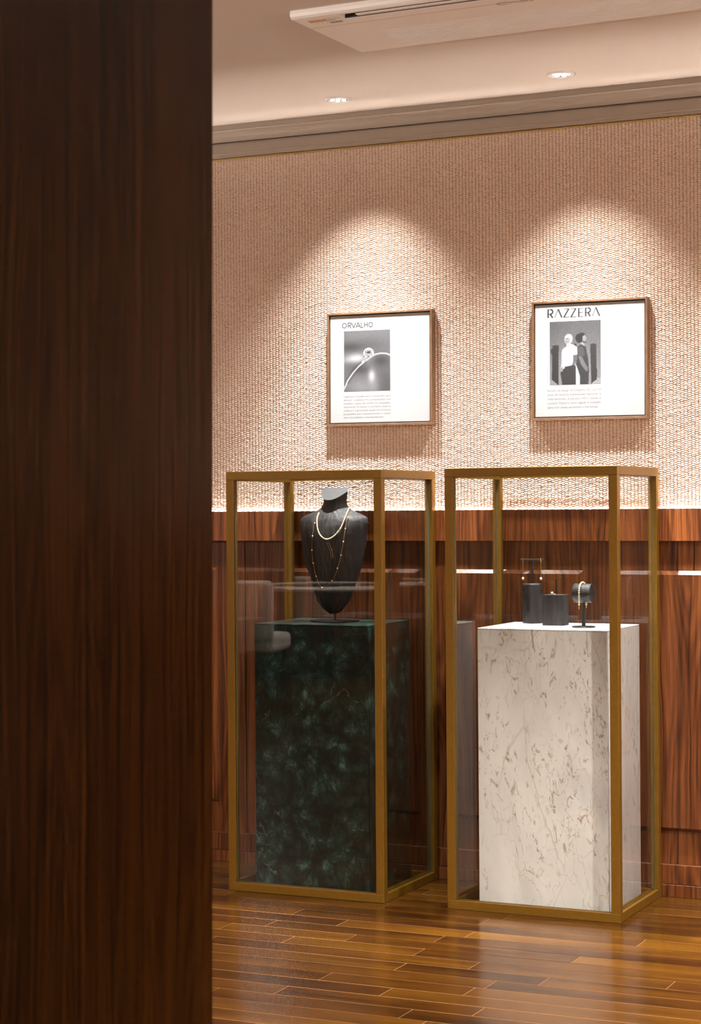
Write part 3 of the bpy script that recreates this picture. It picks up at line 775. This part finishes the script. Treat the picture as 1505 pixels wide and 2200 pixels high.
for z in zz:
    hw, d, ex, cc = kz(KW, z), kz(KD, z), kz(KE, z), kz(KC, z); ring = []
    for i in range(NS + 1):
        s = -1 + 2 * i / NS; s = math.copysign(abs(s) ** .85, s)
        y = -d * (.28 + .72 * (1 - abs(s) ** ex))
        n1 = .0018 * math.sin(z * 61 + s * 9) * math.sin(s * 23 + z * 17) + float(rg.normal(0, .0004))
        ring.append((BX + cc + s * hw + float(rg.normal(0, .0016)) * (abs(s) > .9) * (z < 1.345), BY + y + (n1 if z < 1.36 else 0)))
    for i in range(9):
        s = 1 - 2 * (i + .5) / 9; ring.append((BX + cc + s * hw * .985, BY))
    rings.append([bm.verts.new((x - .112, y + .225, z - PZ)) for x, y in ring])
for a, b in zip(rings, rings[1:]):
    n = len(a)
    for i in range(n): bm.faces.new((a[i], a[(i + 1) % n], b[(i + 1) % n], b[i]))
bm.faces.new(rings[0])
topf = bm.faces.new(rings[-1]); topf.material_index = 1
# slanted cut through the neck
for v in bm.verts:
    if v.co.z + PZ > 1.398:
        yw = v.co.y - .225; k = (v.co.z + PZ - 1.398) / (1.442 - 1.398)
        v.co.z -= k * max(0, (BY - yw)) * .64
bm_obj('torso', bm, [M['charred'], M['charred_end']], bust, True)
for p in bust.children[0].data.polygons:
    if p.material_index == 1: p.use_smooth = False
bm = bmesh.new(); tube(bm, [(0, .004, .004), (0, .004, .10)], .0035, 12); bm_obj('post', bm, M['black_metal'], bust)
bm = bmesh.new(); lathe(bm, [(.0005, 0), (.088, 0), (.0905, .0015), (.0905, .0035), (.089, .005), (.0005, .005)], 48); bm_obj('base', bm, M['black_metal'], bust)

def px(x, y, plane_y):            # photograph pixel to a point on the plane y = plane_y
    ray = Fv + Rv * ((x - 752.5) / 4169.13) - Uv * ((y - 1100) / 4169.13)
    return CAM + ray * ((plane_y - CAM.y) / ray.y)
def on_bust(x, y, off):
    pl = -.29; off += .0016
    for _ in range(4):
        p = px(x, y, pl); pl = bust_front(p.x, min(p.z, 1.38)) - off
    return Vector((p.x, pl, p.z))
def smooth_path(P, n):
    P = [Vector(p) for p in P]; out = []
    m = len(P)
    for i in range(m - 1):
        p0, p1, p2, p3 = P[max(i - 1, 0)], P[i], P[i + 1], P[min(i + 2, m - 1)]
        for k in range(n):
            t = k / n
            out.append(.5 * ((2 * p1) + (p2 - p0) * t + (2 * p0 - 5 * p1 + 4 * p2 - p3) * t * t + (3 * p1 - p0 - 3 * p2 + p3) * t ** 3))
    out.append(P[-1]); return out
def resample(P, step):
    out = [P[0]]; acc = 0
    for a, b in zip(P, P[1:]):
        L = (b - a).length; d = step - acc
        while d <= L: out.append(a.lerp(b, d / L)); d += step
        acc = (acc + L) % step
    return out
bead_me = {}
def bead(r, mat, parent, loc, name='pearl', sz=1.0):
    k = (round(r, 5), mat, sz)
    if k not in bead_me:
        bm = bmesh.new(); bmesh.ops.create_uvsphere(bm, u_segments=10, v_segments=7, radius=r)
        for v in bm.verts: v.co.z *= sz
        me = bpy.data.meshes.new(name); bm.to_mesh(me); bm.free()
        for p in me.polygons: p.use_smooth = True
        me.materials.append(M[mat]); bead_me[k] = me
    ob = bpy.data.objects.new(name, bead_me[k]); ob.location = Vector(loc) - Vector(parent.location); return link(ob, parent)
# pearl strand
nk = empty('pearl_necklace', on_bust(703, 1158, .004)); tag(nk, 'short cream pearl strand around the black bust', 'necklace')
pp = [(683.5, 1104), (681, 1113), (680.5, 1124), (682, 1137), (687, 1149), (695, 1156.5), (703, 1158.5), (712, 1155), (723, 1146), (732, 1133), (739, 1117), (745, 1103), (750, 1091), (753, 1083)]
path = smooth_path([on_bust(a, b, .0035) for a, b in pp], 10)
neckback = [Vector((path[-1].x + .004, BY - .010, path[-1].z + .010)), Vector((BX, BY + .012, 1.385)), Vector((path[0].x - .006, BY - .012, path[0].z + .014))]
loop = path + smooth_path([path[-1]] + neckback + [path[0]], 8)[1:-1]
for p in resample(loop, .0056): bead(.0030, 'pearl', nk, p)
# long station chain
lc = empty('station_necklace', on_bust(691, 1262, .003)); tag(lc, 'long thin gold chain with spaced small pearls on the bust', 'necklace')
sp_ = [(684, 1100), (679, 1113), (675.5, 1124), (671, 1152), (669.5, 1182), (672.5, 1210), (678.5, 1238), (691.5, 1262), (713, 1248), (724.5, 1221), (732, 1193), (737, 1164), (741.5, 1136), (746.5, 1112), (751.5, 1092)]
path = smooth_path([on_bust(a, b, .0025) for a, b in sp_], 8)
bm = bmesh.new(); tube(bm, [p - Vector(lc.location) for p in path], .0008, 5); bm_obj('chain', bm, M['gold'], lc, True)
for a, b in sp_[2:14]: bead(.0034 if (a, b) == (691.5, 1262) else .0029, 'pearl', lc, on_bust(a, b, .0032))
# twin gold drop below the pearl strand
gd = empty('gold_pendant', on_bust(707, 1170, .003)); tag(gd, 'small twin strand gold drop pendant below the pearl strand', 'pendant')
for off in (-2.0, 2.0):
    pa = smooth_path([on_bust(a + off, b, .0025) for a, b in ((703.5, 1165), (707, 1173), (710.5, 1183), (713, 1198))], 4)
    bm = bmesh.new(); tube(bm, [p - Vector(gd.location) for p in pa], .0006, 5); bm_obj('chain', bm, M['gold'], gd, True)
    bead(.0016, 'gold', gd, on_bust(710.6 + off, 1181, .0025), 'gold_bead'); bead(.0013, 'gold', gd, on_bust(713 + off, 1198, .0025), 'gold_bead')

# ---------------------------------------------------------------- small stands on the white plinth
def rough_block(bm, prof, z0, z1, nz, amp, seed, chips=()):
    g = np.random.default_rng(seed); rings = []
    n = len(prof)
    for j in range(nz + 1):
        z = z0 + (z1 - z0) * j / nz; ring = []
        for i, (x, y) in enumerate(prof):
            k = 1 + float(g.normal(0, amp)) * (0 < j < nz)
            for (ci, cz, cr, dep) in chips:
                dd = min(abs(i - ci), n - abs(i - ci)) / n * 6
                k -= dep * math.exp(-(dd ** 2) / .08 - ((z - cz) / cr) ** 2)
            ring.append(bm.verts.new((x * k, y * k, z)))
        rings.append(ring)
    for a, b in zip(rings, rings[1:]):
        for i in range(n): bm.faces.new((a[i], a[(i + 1) % n], b[(i + 1) % n], b[i]))
    bm.faces.new(rings[0]); f = bm.faces.new(rings[-1]); f.material_index = 1
# earring stand
ES = (.835, -.115, PZ); es = empty('earring_stand', ES, math.radians(6)); tag(es, 'tall rough black wood block holding a T-shaped earring bar', 'earring stand')
rr = .0315
prof = [(rr * (1.06 * math.cos(a) + .06 * math.cos(3 * a)), rr * (1.0 * math.sin(a))) for a in np.linspace(0, 2 * math.pi, 40, endpoint=False)]
bm = bmesh.new(); rough_block(bm, prof, 0, .140, 22, .009, 4, ((25, .118, .012, .10), (27, .070, .020, .14), (26, .045, .012, .09))); bm_obj('block', bm, [M['charred'], M['charred_end']], es, True)
bm = bmesh.new(); tube(bm, [(0, 0, .139), (0, 0, .224)], .0036, 12); bm_obj('post', bm, M['black_metal'], es)
T2 = box('cross_bar', -.043, .043, -.0045, .0045, .221, .2275, M['black_metal'], es, .0022, 2)
for sgn, ex in ((-1, -.0335), (1, .0335)):
    er = empty('earring', (ES[0] + ex, ES[1], PZ + .2275), 0); tag(er, 'pearl drop earring on the %s end of the T-bar' % ('left' if sgn < 0 else 'right'), 'earring', 'pearl drop earrings')
    bm = bmesh.new(); tube(bm, [(0, .006, -.010), (0, .0055, .0006), (0, 0, .0021), (0, -.0058, .0004), (.0005, -.0062, -.010), (.001, -.0062, -.016)], .0010, 6); bm_obj('hook', bm, M['gold'], er, True)
    bm = bmesh.new(); tube(bm, [(.001, -.0062, -.016), (.0012, -.0062, -.0655)], .0005, 5); bm_obj('chain', bm, M['gold'], er)
    bead(.0046, 'pearl', er, Vector(er.location) + Vector((.0012, -.0062, -.070)), 'pearl', 1.2)
# ring block
RB = (.952, -.205, PZ); rb = empty('ring_stand', RB, math.radians(-2)); tag(rb, 'low square black wood block with a short upright rod', 'ring stand')
hx, hy = .037, .030
prof = [(x, -hy) for x in np.linspace(-hx, hx, 9)[:-1]] + [(hx, y) for y in np.linspace(-hy, hy, 9)[:-1]] + [(x, hy) for x in np.linspace(hx, -hx, 9)[:-1]] + [(-hx, y) for y in np.linspace(hy, -hy, 9)[:-1]]
bm = bmesh.new(); rough_block(bm, prof, 0, .106, 16, .003, 7, ((8, .085, .015, .10), (7, .06, .012, .08))); bm_obj('block', bm, [M['charred'], M['charred_end']], rb)
bm = bmesh.new(); tube(bm, [(.002, .004, .105), (.002, .004, .158)], .0036, 12); bm_obj('rod', bm, M['black_metal'], rb)
ri = empty('pearl_ring', (RB[0] - .004, RB[1] - .010, PZ + .1065)); tag(ri, 'gold ring with one round pearl lying on the low black block', 'ring')
bm = bmesh.new(); tube(bm, [(.0095 * math.cos(t) + .004, .0095 * math.sin(t) + .004, .0014) for t in np.linspace(0, 2 * math.pi, 25)], .0009, 6, False); bm_obj('band', bm, M['gold'], ri, True)
bead(.0050, 'pearl', ri, Vector(ri.location) + Vector((-.0035, -.004, .0052)))
# bracelet stand
BR = (1.082, -.292, PZ); bs = empty('bracelet_stand', BR); tag(bs, 'black cylinder bracelet stand on a slim post and disc base', 'bracelet stand')
bm = bmesh.new(); lathe(bm, [(.0005, 0), (.039, 0), (.040, .0012), (.040, .0032), (.039, .004), (.0005, .004)], 40); bm_obj('base', bm, M['black_metal'], bs)
bm = bmesh.new(); tube(bm, [(.0, 0, .003), (.001, 0, .086)], [.0066, .0050], 14); bm_obj('post', bm, M['black_metal'], bs)
CR, CL, cz, cax = .0325, .064, .1165, math.radians(-5)
bm = bmesh.new()
n = 40; pr = [(-CL / 2, .0005), (-CL / 2, CR - .001), (-CL / 2 + .001, CR), (CL / 2 - .001, CR), (CL / 2, CR - .001), (CL / 2, .0005)]
rings = [[bm.verts.new((x * math.cos(cax), x * math.sin(cax) + r * math.cos(2 * math.pi * i / n) , cz + r * math.sin(2 * math.pi * i / n))) for i in range(n)] for x, r in pr]
for A, B in zip(rings, rings[1:]):
    for i in range(n): bm.faces.new((A[i], A[(i + 1) % n], B[(i + 1) % n], B[i]))
bm.faces.new(rings[0]); bm.faces.new(rings[-1])
cyl = bm_obj('cylinder', bm, M['charred'], bs, False)
for p in cyl.data.polygons: p.use_smooth = len(p.vertices) == 4 and abs(p.normal.x) < .5
br = empty('pearl_bracelet', (BR[0] - .004, BR[1], PZ + cz)); tag(br, 'cream pearl bracelet hung over the black cylinder', 'bracelet')
R2 = CR + .0034
nb = 17; a0 = math.radians(-170); 
P = []
for i in range(60):
    a = math.pi / 2 + math.pi * .0 + i / 59 * math.pi / 2     # from top to front (towards -y)
    P.append(Vector((0, R2 * math.cos(a), R2 * math.sin(a))))
front = P + [Vector((.0, -R2, -z)) for z in (.008, .016, .024, .032, .040)]
back = [Vector((.002, -v.y, v.z)) for v in front[::-1]][:-1]
arcp = back + front
loc0 = Vector(br.location)
for i, p in enumerate(resample(arcp, .0066)):
    bead(.0034, 'pearl', br, loc0 + p)
for yy, dx in ((-R2, 0.0), (R2, .002)):
    for k in range(3): bead(.0017, 'gold', br, loc0 + Vector((dx, yy, -.0445 - .0033 * k)), 'gold_bead')

# ---------------------------------------------------------------- furniture across the shop, seen only as reflections in the glass
M['white_leather'] = plain('white_upholstery', (.74, .71, .68), .6); M['stone_rim'] = plain('white_table_rim', (.8, .78, .75), .4); M['dark_top'] = plain('smoked_table_top', (.12, .10, .09), .2)
rt = empty('round_table', (-3.7, -8.5, 0)); tag(rt, 'round white rimmed table mirrored in the glass of the left case', 'table')
bm = bmesh.new(); lathe(bm, [(.0005, .72), (.54, .72), (.54, .745), (.0005, .745)], 56); bm_obj('table_top', bm, M['dark_top'], rt)
bm = bmesh.new(); lathe(bm, [(.541, .715), (.57, .715), (.575, .735), (.57, .755), (.541, .755), (.541, .715)], 56, cap=False); bm_obj('rim', bm, M['stone_rim'], rt, True)
bm = bmesh.new(); lathe(bm, [(.0005, .02), (.05, .02), (.035, .3), (.05, .719), (.0005, .719)], 24); bm_obj('leg', bm, M['black_metal'], rt, True)
bm = bmesh.new(); lathe(bm, [(.0005, 0), (.30, 0), (.30, .012), (.06, .02), (.0005, .02)], 40); bm_obj('base', bm, M['black_metal'], rt)
for cx_, cy_, rz, lab in ((-3.5, -6.75, math.radians(-12), 'white upholstered chair mirrored in the left edge of the left case'),):
    c = empty('armchair', (cx_, cy_, 0), rz); tag(c, lab, 'chair')
    box('seat', -.27, .27, -.26, .26, .34, .47, M['white_leather'], c, .04, 3)
    bm = bmesh.new()
    add_box(bm, -.27, .27, .20, .29, .42, .86, .04, 3); bm_obj('backrest', bm, M['white_leather'], c, True)
    for sx in (-.23, .23):
        for sy in (-.22, .22):
            bm = bmesh.new(); tube(bm, [(sx, sy, 0), (sx * .95, sy * .95, .36)], [.011, .018], 10); bm_obj('leg', bm, M['black_metal'], c)
